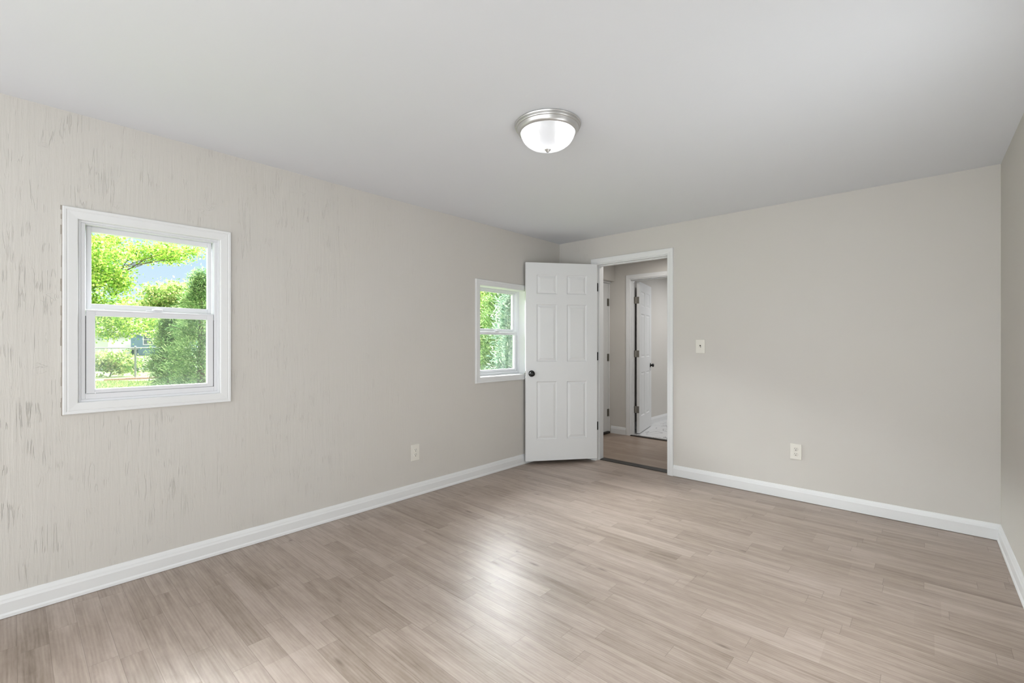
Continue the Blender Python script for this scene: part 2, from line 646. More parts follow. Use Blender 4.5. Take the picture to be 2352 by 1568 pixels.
def lathe(bm, profile, center, axis='Z', seg=64, flip=1, T=None):
    rows = []
    c = Vector(center)
    for r, h in profile:
        if r < 1e-6:
            p = Vector((0, 0, h))
            rows.append([bm.verts.new(c + (T @ p if T is not None else p))])
        else:
            row = []
            for i in range(seg):
                a = 2 * math.pi * i / seg
                p = Vector((r * math.cos(a), r * math.sin(a), h))
                row.append(bm.verts.new(c + (T @ p if T is not None else p)))
            rows.append(row)
    for a, b in zip(rows, rows[1:]):
        if len(a) == 1 and len(b) == 1:
            continue
        for i in range(seg):
            j = (i + 1) % seg
            if len(a) == 1:
                bm.faces.new((a[0], b[i], b[j]))
            elif len(b) == 1:
                bm.faces.new((a[i], b[0], a[j]))
            else:
                bm.faces.new((a[i], b[i], b[j], a[j]))


def tube(bm, pts, r0, r1=None, seg=8):
    r1 = r0 if r1 is None else r1
    pts = [Vector(p) for p in pts]
    rows = []
    for i, p in enumerate(pts):
        d = (pts[min(i + 1, len(pts) - 1)] - pts[max(i - 1, 0)]).normalized()
        a = d.orthogonal().normalized() if abs(d.z) > 0.95 else d.cross(Vector((0, 0, 1))).normalized()
        b = d.cross(a).normalized()
        r = r0 + (r1 - r0) * i / max(1, len(pts) - 1)
        rows.append([bm.verts.new(p + (a * math.cos(t) + b * math.sin(t)) * r) for t in [2 * math.pi * k / seg for k in range(seg)]])
    for A, B in zip(rows, rows[1:]):
        for i in range(seg):
            j = (i + 1) % seg
            bm.faces.new((A[i], A[j], B[j], B[i]))
    bm.faces.new(rows[0][::-1])
    bm.faces.new(rows[-1])


def struct(name, bm, mat, label, cat, **kw):
    o = obj(name, bm, mat, **kw)
    return tag(o, label, cat, kind='structure')


# ------------------------------------------------------------------ shell of the room
W1 = (0.205, 0.819, 0.920, 1.820)       # hole of the larger window (Y0, Y1, Z0, Z1)
W2 = (2.868, 3.536, 0.898, 1.759)
DX0, DX1, DZ = -2.550, -1.790, 2.034    # door opening between jambs
JT = 0.018
HALL_Y0, HALL_Y1 = YB + 0.135, 5.520
HALL_X = -3.145
BATH_X = -3.090


def wall_with_holes(bm, T, u0, u1, z0, z1, holes, n0, n1):
    """solid wall in local coordinates with rectangular holes (u0,u1,z0,z1)"""
    us = sorted({u0, u1, *[h[0] for h in holes], *[h[1] for h in holes]})
    zs = sorted({z0, z1, *[h[2] for h in holes], *[h[3] for h in holes]})

    def solid(i, j):
        if i < 0 or j < 0 or i >= len(us) - 1 or j >= len(zs) - 1:
            return False
        cu, cz = (us[i] + us[i + 1]) / 2, (zs[j] + zs[j + 1]) / 2
        return not any(h[0] < cu < h[1] and h[2] < cz < h[3] for h in holes)
    cache = {}

    def V(i, j, k):
        key = (i, j, k)
        if key not in cache:
            cache[key] = bm.verts.new(T @ Vector((us[i], n0 if k == 0 else n1, zs[j])))
        return cache[key]
    for i in range(len(us) - 1):
        for j in range(len(zs) - 1):
            if not solid(i, j):
                continue
            for k in (0, 1):
                bm.faces.new((V(i, j, k), V(i + 1, j, k), V(i + 1, j + 1, k), V(i, j + 1, k)))
            if not solid(i - 1, j):
                bm.faces.new((V(i, j, 0), V(i, j + 1, 0), V(i, j + 1, 1), V(i, j, 1)))
            if not solid(i + 1, j):
                bm.faces.new((V(i + 1, j, 0), V(i + 1, j + 1, 0), V(i + 1, j + 1, 1), V(i + 1, j, 1)))
            if not solid(i, j - 1):
                bm.faces.new((V(i, j, 0), V(i + 1, j, 0), V(i + 1, j, 1), V(i, j, 1)))
            if not solid(i, j + 1):
                bm.faces.new((V(i, j + 1, 0), V(i + 1, j + 1, 0), V(i + 1, j + 1, 1), V(i, j + 1, 1)))


bm = bmesh.new()
box(bm, XL - 0.02, xr(YR) + 0.02, YR - 0.02, YB + 0.049, -0.12, 0.0)
struct('floor', bm, 'floor', 'grey-brown wood-look plank floor of the empty room', 'floor')

bm = bmesh.new()
box(bm, XL - WT, xr(YR) + WT, YR - WT, 8.4, HC, HC + 0.15)
struct('ceiling', bm, 'ceiling', 'flat white painted ceiling over the room', 'ceiling')

bm = bmesh.new()
wall_with_holes(bm, T_LEFT, YR - WT, YB + 0.135, -0.25, HC + 0.05, [W1, W2], -WT, 0.0)
struct('wall_left', bm, 'wall_left', 'beige wall of rough old board holding the two windows', 'wall')

bm = bmesh.new()
wall_with_holes(bm, T_BACK, XL, DR + 0.1, -0.12, HC + 0.05, [(DX0 - JT, DX1 + JT, -0.2, DZ + JT)], -0.135, 0.0)
struct('wall_back', bm, 'wall_back', 'beige wall with the open doorway, light switch and one outlet', 'wall')

bm = bmesh.new()
a0, a1 = xr(YR - WT), xr(YB + 0.02)
vs = [bm.verts.new(p) for z in (-0.12, HC + 0.05) for p in ((a0, YR - WT, z), (a1, YB + 0.02, z), (a1 + WT, YB + 0.02, z), (a0 + WT, YR - WT, z))]
for f in ((0, 1, 2, 3), (4, 5, 6, 7), (0, 1, 5, 4), (1, 2, 6, 5), (2, 3, 7, 6), (3, 0, 4, 7)):
    bm.faces.new([vs[i] for i in f])
struct('wall_right', bm, 'wall', 'plain beige wall seen as a narrow strip beside the corner', 'wall')

bm = bmesh.new()
box(bm, XL - WT, xr(YR) + WT, YR - WT, YR, -0.12, HC + 0.05)
struct('wall_rear', bm, 'wall', 'plain beige wall behind the viewer', 'wall')

# hall and bathroom shell
bm = bmesh.new()
box(bm, -3.35, -0.40, YB + 0.049, HALL_Y1 + 0.06, -0.12, -0.0005)
struct('floor_hall', bm, 'floor_hall', 'brown wood-look plank floor of the hall beyond the doorway', 'floor')

bm = bmesh.new()
BX0, BX1, BZ = -2.912, -2.200, 2.062    # bathroom opening
wall_with_holes(bm, frame_T((0, HALL_Y1, 0), (1, 0, 0), (0, -1, 0)), -3.35, -0.40, -0.12, HC + 0.05,
                [(BX0 - JT, BX1 + JT, -0.2, BZ + JT)], -0.12, 0.0)
struct('wall_hall_back', bm, 'wall', 'beige block wall of the hall round the bathroom door', 'wall')

EX0, EX1, EZ = 4.585, 5.500, 2.064      # hall end opening (Y0, Y1, top)
bm = bmesh.new()
box(bm, HALL_X - 0.20, HALL_X, HALL_Y0, HALL_Y1, EZ, HC + 0.05)
box(bm, HALL_X - 0.20, HALL_X, HALL_Y0, EX0, -0.12, EZ)
struct('wall_hall_end', bm, 'wall', 'beige end wall over the white door of the hall', 'wall')

bm = bmesh.new()
box(bm, -0.42, -0.30, HALL_Y0 - 0.1, 8.4, -0.12, HC + 0.05)
struct('wall_hall_side', bm, 'wall', 'plain beige wall closing the far side of the hall', 'wall')

bm = bmesh.new()
box(bm, BATH_X - 0.12, -0.40, HALL_Y1 + 0.06, 8.3, -0.12, 0.008)
struct('floor_bathroom', bm, 'marble', 'white marble tile floor with grey veins in the bathroom', 'floor')
bm = bmesh.new()
box(bm, BATH_X - 0.12, BATH_X, HALL_Y1 + 0.12, 8.3, -0.12, HC + 0.05)
struct('wall_bathroom_left', bm, 'wall', 'beige bathroom wall behind the open bathroom door', 'wall')
bm = bmesh.new()
box(bm, BATH_X, -0.40, 8.2, 8.3, -0.12, HC + 0.05)
struct('wall_bathroom_back', bm, 'wall', 'plain beige far wall of the bathroom', 'wall')

# ------------------------------------------------------------------ baseboards
BB = [(0, 0.0), (0.013, 0.0), (0.013, 0.066), (0.010, 0.074), (0.009, 0.080), (0.0065, 0.088), (0.004, 0.096), (0, 0.098)]
BBr = [(0, 0.0), (0.018, 0.0), (0.017, 0.012), (0.013, 0.020), (0.013, 0.064), (0.010, 0.074), (0.009, 0.080), (0.0065, 0.088), (0.004, 0.096), (0, 0.098)]
bm = bmesh.new()
extrude_line(bm, BBr, (XL, YR, 0.0015), (XL, YB, 0.0015), (1, 0, 0), 1, 1)
struct('baseboard_left', bm, 'trim', 'white baseboard along the wall below the windows', 'baseboard')
bm = bmesh.new()
extrude_line(bm, BB, (-1.731, YB, 0.003), (xr(YB), YB, 0.003), (0, -1, 0), 0, 1)
extrude_line(bm, BB, (XL + 0.014, YB, 0.003), (-2.611, YB, 0.003), (0, -1, 0), 0, 0)
struct('baseboard_back', bm, 'trim', 'white baseboard along the wall below the outlet and switch', 'baseboard')
bm = bmesh.new()
extrude_line(bm, BBr, (xr(YB), YB, 0.0015), (xr(YR), YR, 0.0015), Vector((-1, TR, 0)).normalized(), 1, 1)
struct('baseboard_right', bm, 'trim', 'white baseboard turning the corner along the narrow wall strip', 'baseboard')
bm = bmesh.new()
extrude_line(bm, BB, (-3.2, HALL_Y1, 0), (-2.975, HALL_Y1, 0), (0, -1, 0))
struct('baseboard_hall', bm, 'trim', 'short white baseboard in the hall beside the bathroom door', 'baseboard')
bm = bmesh.new()
extrude_line(bm, BB, (BATH_X, HALL_Y1 + 0.12, 0.008), (BATH_X, 8.2, 0.008), (1, 0, 0))
struct('baseboard_bathroom', bm, 'trim', 'white baseboard on the bathroom wall above the marble floor', 'baseboard')

# ------------------------------------------------------------------ windows
CASE = [(0.0, 0.0), (0.0, 0.010), (0.003, 0.0125), (0.034, 0.0150), (0.038, 0.0138), (0.042, 0.0165), (0.051, 0.0170), (0.054, 0.0140), (0.054, 0.0)]


def rect_frame(bm, T, u0, u1, z0, z1, wl, wr, wb, wt, n0, n1, bev=0.002):
    """four mitre-free rails/stiles as one frame"""
    box(bm, u0, u0 + wl, n0, n1, z0, z1, bev, 1, T)
    box(bm, u1 - wr, u1, n0, n1, z0, z1, bev, 1, T)
    box(bm, u0 + wl, u1 - wr, n0, n1, z0, z0 + wb, bev, 1, T)
    box(bm, u0 + wl, u1 - wr, n0, n1, z1 - wt, z1, bev, 1, T)


def build_window(name, label, inner, depth, low, up, sash_out, hole):
    """inner: casing inner rect; depth: how far back the sash frame sits; low/up: glass rects (u0,u1,z0,z1)"""
    u0, u1, z0, z1 = inner
    root = empty(name, T_LEFT @ Vector(((u0 + u1) / 2, 0, z0)))
    tag(root, label, 'window', kind='structure')
    b = bmesh.new()
    mitred(b, inner, CASE, T_LEFT)
    obj('casing', b, 'trim', root)
    # liner boards of the reveal
    b = bmesh.new()
    e = 0.0005
    box(b, hole[0] + e, u0 + 0.001, -WT + 0.002, 0.001, hole[2] + e, hole[3] - e, 0, 1, T_LEFT)
    box(b, u1 - 0.001, hole[1] - e, -WT + 0.002, 0.001, hole[2] + e, hole[3] - e, 0, 1, T_LEFT)
    box(b, u0 + 0.001, u1 - 0.001, -WT + 0.002, 0.001, hole[2] + e, z0 + 0.001, 0, 1, T_LEFT)
    box(b, u0 + 0.001, u1 - 0.001, -WT + 0.002, 0.001, z1 - 0.001, hole[3] - e, 0, 1, T_LEFT)
    obj('reveal', b, 'trim', root)
    # vinyl main frame with stepped tracks
    so0, so1, sz0 = sash_out
    b = bmesh.new()
    d = -depth
    fo = 0.0005
    rect_frame(b, T_LEFT, u0 + fo, u1 - fo, z0 + fo, z1 - fo, 0.010, 0.010, 0.012, 0.010, d - 0.075, d, 0.0015)
    rect_frame(b, T_LEFT, u0 + fo + 0.010, u1 - fo - 0.010, z0 + fo + 0.012, z1 - fo - 0.010, so0 - u0 - 0.013, u1 - so1 - 0.013, sz0 - z0 - 0.0135, 0.006, d - 0.074, d - 0.004, 0.0015)
    obj('frame', b, 'vinyl', root)
    # dark track slots seen beside the lower sash
    b = bmesh.new()
    box(b, so0 - 0.0026, so0 - 0.0001, d - 0.035, d - 0.0095, sz0, low[3], 0, 1, T_LEFT)
    box(b, so1 + 0.0001, so1 + 0.0022, d - 0.035, d - 0.0095, sz0, low[3], 0, 1, T_LEFT)
    obj('track', b, 'gap', root)
    # upper sash (behind)
    b = bmesh.new()
    rect_frame(b, T_LEFT, so0 + 0.002, so1 - 0.002, up[2] - 0.032, z1 - fo - 0.016, up[0] - so0 - 0.002, so1 - 0.002 - up[1], 0.032, z1 - fo - 0.016 - up[3], d - 0.068, d - 0.040, 0.002)
    us = obj('upper_sash', b, 'vinyl', root)
    b = bmesh.new()
    box(b, up[0] - 0.004, up[1] + 0.004, d - 0.056, d - 0.053, up[2] - 0.004, up[3] + 0.004, 0, 1, T_LEFT)
    obj('glass_pane', b, 'glass', us)
    # lower sash (in front)
    top = up[2] - 0.030
    b = bmesh.new()
    rect_frame(b, T_LEFT, so0, so1, sz0, top, low[0] - so0, so1 - low[1], low[2] - sz0, top - low[3], d - 0.036, d - 0.008, 0.002)
    box(b, so0 + 0.004, so1 - 0.004, d - 0.012, d - 0.004, top - 0.010, top - 0.002, 0.002, 1, T_LEFT)
    ls = obj('lower_sash', b, 'vinyl', root)
    b = bmesh.new()
    box(b, low[0] - 0.004, low[1] + 0.004, d - 0.024, d - 0.021, low[2] - 0.004, low[3] + 0.004, 0, 1, T_LEFT)
    obj('glass_pane', b, 'glass', ls)
    # latch and tilt latches on the meeting rail
    mid = (so0 + so1) / 2
    b = bmesh.new()
    box(b, mid - 0.036, mid + 0.036, d - 0.036, d - 0.012, top, top + 0.006, 0.002, 1, T_LEFT)
    lathe(b, [(0.0, 0.016), (0.009, 0.016), (0.011, 0.006), (0.011, 0.0)], T_LEFT @ Vector((mid, d - 0.026, top)), seg=20)
    box(b, mid - 0.004, mid + 0.034, d - 0.020, d - 0.008, top + 0.006, top + 0.014, 0.003, 2, T_LEFT)
    obj('sash_lock', b, 'vinyl', ls)
    for sgn, uu in ((1, so0 + 0.006), (-1, so1 - 0.006)):
        b = bmesh.new()
        a, c = sorted((uu, uu + sgn * 0.062))
        box(b, a, c, d - 0.030, d - 0.014, top, top + 0.004, 0.0015, 1, T_LEFT)
        obj('tilt_latch', b, 'vinyl', ls)
    # insect screen outside the lower half
    b = bmesh.new()
    box(b, so0 + 0.004, so1 - 0.004, d - 0.0735, d - 0.0725, sz0 - 0.003, up[2] - 0.014, 0, 1, T_LEFT)
    obj('insect_screen', b, 'screen', root)
    return root


win1 = build_window('window_1', 'larger white framed window in the rough wall, view of yard and maple', (0.214, 0.810, 0.929, 1.811), 0.003,
                    (0.277, 0.751, 0.988, 1.349), (0.266, 0.760, 1.412, 1.768), (0.243, 0.781, 0.968), W1)
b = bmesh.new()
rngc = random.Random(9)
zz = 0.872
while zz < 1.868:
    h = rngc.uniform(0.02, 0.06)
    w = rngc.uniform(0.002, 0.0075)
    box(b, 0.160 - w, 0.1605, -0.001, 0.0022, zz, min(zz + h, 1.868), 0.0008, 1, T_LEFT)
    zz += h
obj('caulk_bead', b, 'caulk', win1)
win2 = build_window('window_2', 'smaller deep-set white window beside the open panelled door', (2.877, 3.527, 0.908, 1.750), 0.092,
                    (2.938, 3.466, 0.963, 1.303), (2.930, 3.474, 1.362, 1.720), (2.899, 3.505, 0.940), W2)

# ------------------------------------------------------------------ door frame of the room
DCASE = [(0.0, 0.0), (0.0, 0.010), (0.003, 0.0125), (0.018, 0.0125), (0.024, 0.015), (0.038, 0.016), (0.051, 0.016), (0.054, 0.013), (0.054, 0.0)]


def door_frame(name, label, T, u0, u1, top, depth, casing_back=True, stop_n=None):
    """T: local frame, y=0 wall face, -depth other face"""
    root = empty(name, T @ Vector(((u0 + u1) / 2, 0, 0)))
    tag(root, label, 'door frame', kind='structure')
    b = bmesh.new()
    box(b, u0 - JT + 0.0005, u0, -depth - 0.0, 0.0, 0.0, top + JT - 0.0005, 0, 1, T)
    box(b, u1, u1 + JT - 0.0005, -depth, 0.0, 0.0, top + JT - 0.0005, 0, 1, T)
    box(b, u0, u1, -depth, 0.0, top, top + JT - 0.0005, 0, 1, T)
    obj('jamb', b, 'trim', root)
    if stop_n is not None:
        b = bmesh.new()
        box(b, u0, u0 + 0.011, stop_n - 0.034, stop_n, 0.0, top, 0.002, 1, T)
        box(b, u1 - 0.011, u1, stop_n - 0.034, stop_n, 0.0, top, 0.002, 1, T)
        box(b, u0 + 0.011, u1 - 0.011, stop_n - 0.034, stop_n, top - 0.011, top, 0.002, 1, T)
        obj('door_stop', b, 'trim', root)
    b = bmesh.new()
    mitred(b, (u0 - 0.006, u1 + 0.006, 0.0, top + 0.010), DCASE, T, 'LTR')
    obj('casing', b, 'trim', root)
    if casing_back:
        b = bmesh.new()
        T2 = T @ Matrix.Translation((0, -depth, 0)) @ Matrix.Diagonal((1, -1, 1, 1))
        mitred(b, (u0 - 0.006, u1 + 0.006, 0.0, top + 0.010), DCASE, T2, 'LTR')
        obj('casing', b, 'trim', root)
    return root


fr1 = door_frame('trim_1', 'white casing and jambs round the open doorway to the hall', T_BACK, DX0, DX1, DZ, 0.135, True, -0.040)
# strike plate on the far jamb
b = bmesh.new()
box(b, DX1 - 0.0012, DX1 + 0.001, -0.030, -0.004, 0.865, 0.925, 0, 1, T_BACK)
obj('strike_plate', b, 'dark_metal', fr1)

bm = bmesh.new()
box(bm, DX0 + 0.001, DX1 - 0.001, YB + 0.046, YB + 0.148, 0.0, 0.006, 0.003, 2)
struct('trim_4', bm, 'strip', 'dark threshold strip across the floor of the doorway', 'threshold')


# ------------------------------------------------------------------ panelled doors
def panel_door(name, label, pivot, ang, width, height, zb, thick, swing, knob_z, hinges, knob_mat='black', hinge_mat='hinge', front_sign=1):
    """pivot: world xy of the hinge side corner of the slab; ang: direction of the leaf (deg from +X);
    local x along the leaf, local y from 0 to thick across it (swing = side of y)"""
    root = empty(name, (pivot[0], pivot[1], zb))
    tag(root, label, 'door', kind='structure')
    u = Vector((math.cos(R(ang)), math.sin(R(ang)), 0))
    n = Vector((-u.y, u.x, 0)) * swing
    T = Matrix(((u.x, n.x, 0, pivot[0]), (u.y, n.y, 0, pivot[1]), (0, 0, 1, zb), (0, 0, 0, 1)))
    # slab with six raised panels on both faces
    st = width * 0.150
    mu = width * 0.138
    pw = (width - 2 * st - mu) / 2
    xs = [(st, st + pw), (st + pw + mu, width - st)]
    k = height / 2.0
    zsr = [(0.215 * k, 0.800 * k), (1.000 * k, 1.580 * k), (1.685 * k, 1.880 * k)]
    b = bmesh.new()
    ux = sorted({0, width, *[v for r in xs for v in r]})
    zx = sorted({0, height, *[v for r in zsr for v in r]})
    holes = [(a, c, d, e) for a, c in xs for d, e in zsr]
    for yy, s in ((0.0, 1), (thick, -1)):
        for i in range(len(ux) - 1):
            for j in range(len(zx) - 1):
                cu, cz = (ux[i] + ux[i + 1]) / 2, (zx[j] + zx[j + 1]) / 2
                if any(h[0] < cu < h[1] and h[2] < cz < h[3] for h in holes):
                    continue
                b.faces.new([b.verts.new(T @ Vector(p)) for p in ((ux[i], yy, zx[j]), (ux[i + 1], yy, zx[j]), (ux[i + 1], yy, zx[j + 1]), (ux[i], yy, zx[j + 1]))])
        for h in holes:
            rings = []
            for ins, dep in ((0, 0), (0.005, 0.006), (0.010, 0.0088), (0.014, 0.0084), (0.034, 0.0026), (0.038, 0.0018)):
                y = yy + s * dep
                rings.append([b.verts.new(T @ Vector(p)) for p in ((h[0] + ins, y, h[2] + ins), (h[1] - ins, y, h[2] + ins), (h[1] - ins, y, h[3] - ins), (h[0] + ins, y, h[3] - ins))])
            for A, B in zip(rings, rings[1:]):
                for q in range(4):
                    b.faces.new((A[q], A[(q + 1) % 4], B[(q + 1) % 4], B[q]))
            b.faces.new(rings[-1])
    for p in (((0, 0, 0), (0, thick, 0), (0, thick, height), (0, 0, height)), ((width, 0, 0), (width, thick, 0), (width, thick, height), (width, 0, height)),
              ((0, 0, 0), (width, 0, 0), (width, thick, 0), (0, thick, 0)), ((0, 0, height), (width, 0, height), (width, thick, height), (0, thick, height))):
        b.faces.new([b.verts.new(T @ Vector(q)) for q in p])
    bmesh.ops.remove_doubles(b, verts=b.verts, dist=0.0002)
    leaf = obj('door_leaf', b, 'door', root)
    # knobs on both faces
    for yy, s in ((0.0, -1), (thick, 1)):
        b = bmesh.new()
        ax = (n * s).normalized()
        e1 = u
        e2 = Vector((0, 0, 1))
        TK = Matrix(((e1.x, e2.x, ax.x), (e1.y, e2.y, ax.y), (e1.z, e2.z, ax.z)))
        c = T @ Vector((width - 0.060, yy, knob_z - zb))
        prof = [(0.0, 0.052), (0.014, 0.0515), (0.0225, 0.047), (0.0262, 0.040), (0.0262, 0.034), (0.022, 0.027), (0.013, 0.022), (0.0105, 0.017), (0.0105, 0.009), (0.026, 0.008), (0.0315, 0.005), (0.0325, 0.0), (0.0, 0.0)]
        if s == -1 and name == 'door_1':
            prof = [(r, h * 0.62) for r, h in prof]
        lathe(b, prof, c, seg=40, T=TK)
        obj('knob', b, knob_mat, root, auto=50)
    b = bmesh.new()
    box(b, width - 0.001, width + 0.0012, 0.006, thick - 0.006, knob_z - zb - 0.028, knob_z - zb + 0.028, 0, 1, T)
    box(b, width, width + 0.008, 0.011, thick - 0.011, knob_z - zb - 0.008, knob_z - zb + 0.008, 0.002, 1, T)
    obj('latch', b, 'hinge', root)
    return root, T, u, n


# the room door: the leaf's far face (y = thick) is the one that looks at the camera
PIV = Vector((-2.5475, 4.0845, 0))
ang1 = math.degrees(math.atan2(-0.597, -0.456))
door1, T1, u1v, n1v = panel_door('door_1', 'white six-panel door standing open against the rough wall, black knob', PIV, ang1, 0.751, 1.996, 0.036, 0.035, 1, 0.915, None)
for zc in (1.805, 1.085, 0.360):
    b = bmesh.new()
    z0 = zc - 0.036 - 0.043
    # leaf let into the edge of the slab, leaf on the jamb, barrel
    box(b, -0.0015, 0.0012, 0.002, 0.034, z0, z0 + 0.086, 0, 1, T1)
    box(b, DX0, DX0 + 0.0022, YB - 0.006, YB + 0.030, zc - 0.043, zc + 0.043)
    tube(b, [PIV + Vector((0.001, -0.004, zc - 0.044)), PIV + Vector((0.001, -0.004, zc + 0.044))], 0.0058, seg=12)
    obj('hinge', b, 'dark_metal', door1)

# bathroom door frame and door
T_HB = frame_T((0, HALL_Y1, 0), (1, 0, 0), (0, -1, 0))
fr2 = door_frame('trim_2', 'white casing and jambs of the bathroom doorway across the hall', T_HB, BX0, BX1, BZ, 0.12, False, -0.045)
bm = bmesh.new()
box(bm, BX0 + 0.001, BX1 - 0.001, HALL_Y1 - 0.012, HALL_Y1 + 0.022, 0.0, 0.010, 0.003, 2)
struct('trim_5', bm, 'strip', 'thin dark strip between hall floor and marble floor', 'threshold')
PIV3 = Vector((-2.8840, 5.6425, 0))
ang3 = math.degrees(math.atan2(0.68, -0.155))
door3, T3, u3v, n3v = panel_door('door_3', 'white six-panel bathroom door standing ajar over marble floor', PIV3, ang3, 0.700, 2.030, 0.018, 0.035, -1, 0.905, None)
for zc in (1.800, 1.082, 0.335):
    b = bmesh.new()
    z0 = zc - 0.018 - 0.045
    box(b, -0.0020, 0.0012, 0.002, 0.031, z0, z0 + 0.090, 0, 1, T3)
    p = T3 @ Vector((-0.002, 0.0, 0))
    q = Vector((BX0 + 0.001, HALL_Y1 + 0.085, 0))
    tube(b, [(p.x - 0.006, p.y + 0.004, zc - 0.045), (p.x - 0.006, p.y + 0.004, zc + 0.045)], 0.0062, seg=12)
    box(b, BX0, BX0 + 0.0022, HALL_Y1 + 0.075, HALL_Y1 + 0.119, zc - 0.045, zc + 0.045)
    # the visible leaf bridges jamb and slab
    vs = [b.verts.new((x, y, z)) for z in (zc - 0.045, zc + 0.045) for x, y in ((BX0 + 0.001, HALL_Y1 + 0.112), (p.x, p.y + 0.001), (p.x, p.y + 0.004), (BX0 + 0.001, HALL_Y1 + 0.115))]
    for f in ((0, 1, 2, 3), (4, 5, 6, 7), (0, 1, 5, 4), (1, 2, 6, 5), (2, 3, 7, 6), (3, 0, 4, 7)):
        b.faces.new([vs[i] for i in f])
    obj('hinge', b, 'hinge', door3)

# hall end door (exterior door)
T_END = frame_T((HALL_X - 0.072, 0, 0), (0, 1, 0), (1, 0, 0))
door2, T2, u2v, n2v = panel_door('door_2', 'closed white door at the end of the hall with hinges', Vector((HALL_X - 0.078, 5.478, 0)), -90.0, 0.86, 2.005, 0.030, 0.044, -1, 0.95, None)
for zc in (1.78, 1.03, 0.28):
    b = bmesh.new()
    tube(b, [(HALL_X - 0.072, 5.484, zc - 0.05), (HALL_X - 0.072, 5.484, zc + 0.05)], 0.0075, seg=12)
    box(b, HALL_X - 0.0795, HALL_X - 0.0755, 5.450, 5.496, zc - 0.05, zc + 0.05)
    obj('hinge', b, 'hinge', door2)
fr3 = empty('trim_3', (HALL_X - 0.1, 5.04, 0))
tag(fr3, 'white jambs round the closed door at the hall end', 'door frame', kind='structure')
b = bmesh.new()
box(b, HALL_X - 0.135, HALL_X - 0.074, 5.484, 5.5195, 0.0, 2.045)
box(b, HALL_X - 0.135, HALL_X - 0.060, EX0 + 0.0005, 4.612, 0.0, 2.045)
box(b, HALL_X - 0.135, HALL_X - 0.060, EX0 + 0.0005, 5.5195, 2.040, EZ - 0.0005)
obj('jamb', b, 'trim', fr3)
b = bmesh.new()
box(b, HALL_X - 0.135, HALL_X - 0.050, 4.612, 5.484, 0.0, 0.028, 0.003, 2)
obj('sill', b, 'strip', fr3)
# added unseen backing outside that door so no daylight leaks in
bm = bmesh.new()
box(bm, HALL_X - 0.30, HALL_X - 0.205, HALL_Y0 - 0.2, 8.4, -0.3, HC + 0.05)
struct('hall_daylight_block', bm, 'wall', 'added unseen backing that blocks daylight behind the hall door', 'wall')


# ------------------------------------------------------------------ switch and outlets
def wall_plate(name, label, group, T, uc, zc, kind, w=0.079, h=0.124):
    root = empty(name, T @ Vector((uc, 0, zc - h / 2)))
    tag(root, label, 'outlet' if kind == 'outlet' else 'light switch', group)
    b = bmesh.new()
    box(b, uc - w / 2, uc + w / 2, 0.0003, 0.0065, zc - h / 2, zc + h / 2, 0.003, 3, T)
    obj('cover_plate', b, 'plate', root)
    rot = T.to_3x3()
    TY = rot @ Matrix(((1, 0, 0), (0, 0, 1), (0, 1, 0)))
    if kind == 'outlet':
        for dz in (0.0195, -0.0195):
            b = bmesh.new()
            prof = [(0.0, 0.0020), (0.0145, 0.0020), (0.0165, 0.0012), (0.0165, 0.0)]
            lathe(b, prof, T @ Vector((uc, 0.0065, zc + dz)), seg=28, T=TY)
            rc = obj('receptacle', b, 'plate', root, auto=40)
            b = bmesh.new()
            box(b, uc - 0.0075, uc - 0.0050, 0.0082, 0.0090, zc + dz + 0.001, zc + dz + 0.010, 0, 1, T)
            box(b, uc + 0.0050, uc + 0.0072, 0.0082, 0.0090, zc + dz + 0.002, zc + dz + 0.010, 0, 1, T)
            lathe(b, [(0.0, 0.0024), (0.0032, 0.0024), (0.0032, 0.001)], T @ Vector((uc, 0.0065, zc + dz - 0.0065)), seg=14, T=TY)
            obj('slot', b, 'slot', rc)
        b = bmesh.new()
        lathe(b, [(0.0, 0.0012), (0.0022, 0.0010), (0.0028, 0.0)], T @ Vector((uc, 0.0065, zc)), seg=14, T=TY)
        obj('screw', b, 'plate', root)
    else:
        b = bmesh.new()
        box(b, uc - 0.0055, uc + 0.0055, 0.0063, 0.0071, zc - 0.0125, zc + 0.0125, 0, 1, T)
        obj('toggle_slot', b, 'slot', root)
        b = bmesh.new()
        vs = box(b, uc - 0.0046, uc + 0.0046, 0.0066, 0.0200, zc - 0.0115, zc + 0.0010, 0.0012, 1, T)
        obj('toggle', b, 'plate', root)
        for dz in (0.030, -0.030):
            b = bmesh.new()
            lathe(b, [(0.0, 0.0012), (0.0022, 0.0010), (0.0028, 0.0)], T @ Vector((uc, 0.0065, zc + dz)), seg=14, T=TY)
            obj('screw', b, 'plate', root)
    return root


wall_plate('wall_outlet', 'ivory duplex outlet low on the rough wall below the two windows', 'wall outlets', T_LEFT, 2.169, 0.346, 'outlet', 0.078, 0.128)
wall_plate('wall_outlet.001', 'ivory duplex outlet low on the smooth wall beyond the doorway casing', 'wall outlets', T_BACK, -0.757, 0.377, 'outlet', 0.078, 0.121)
wall_plate('light_switch', 'ivory toggle light switch on the smooth wall beside the doorway', None, T_BACK, -1.486, 1.191, 'switch', 0.080, 0.121)

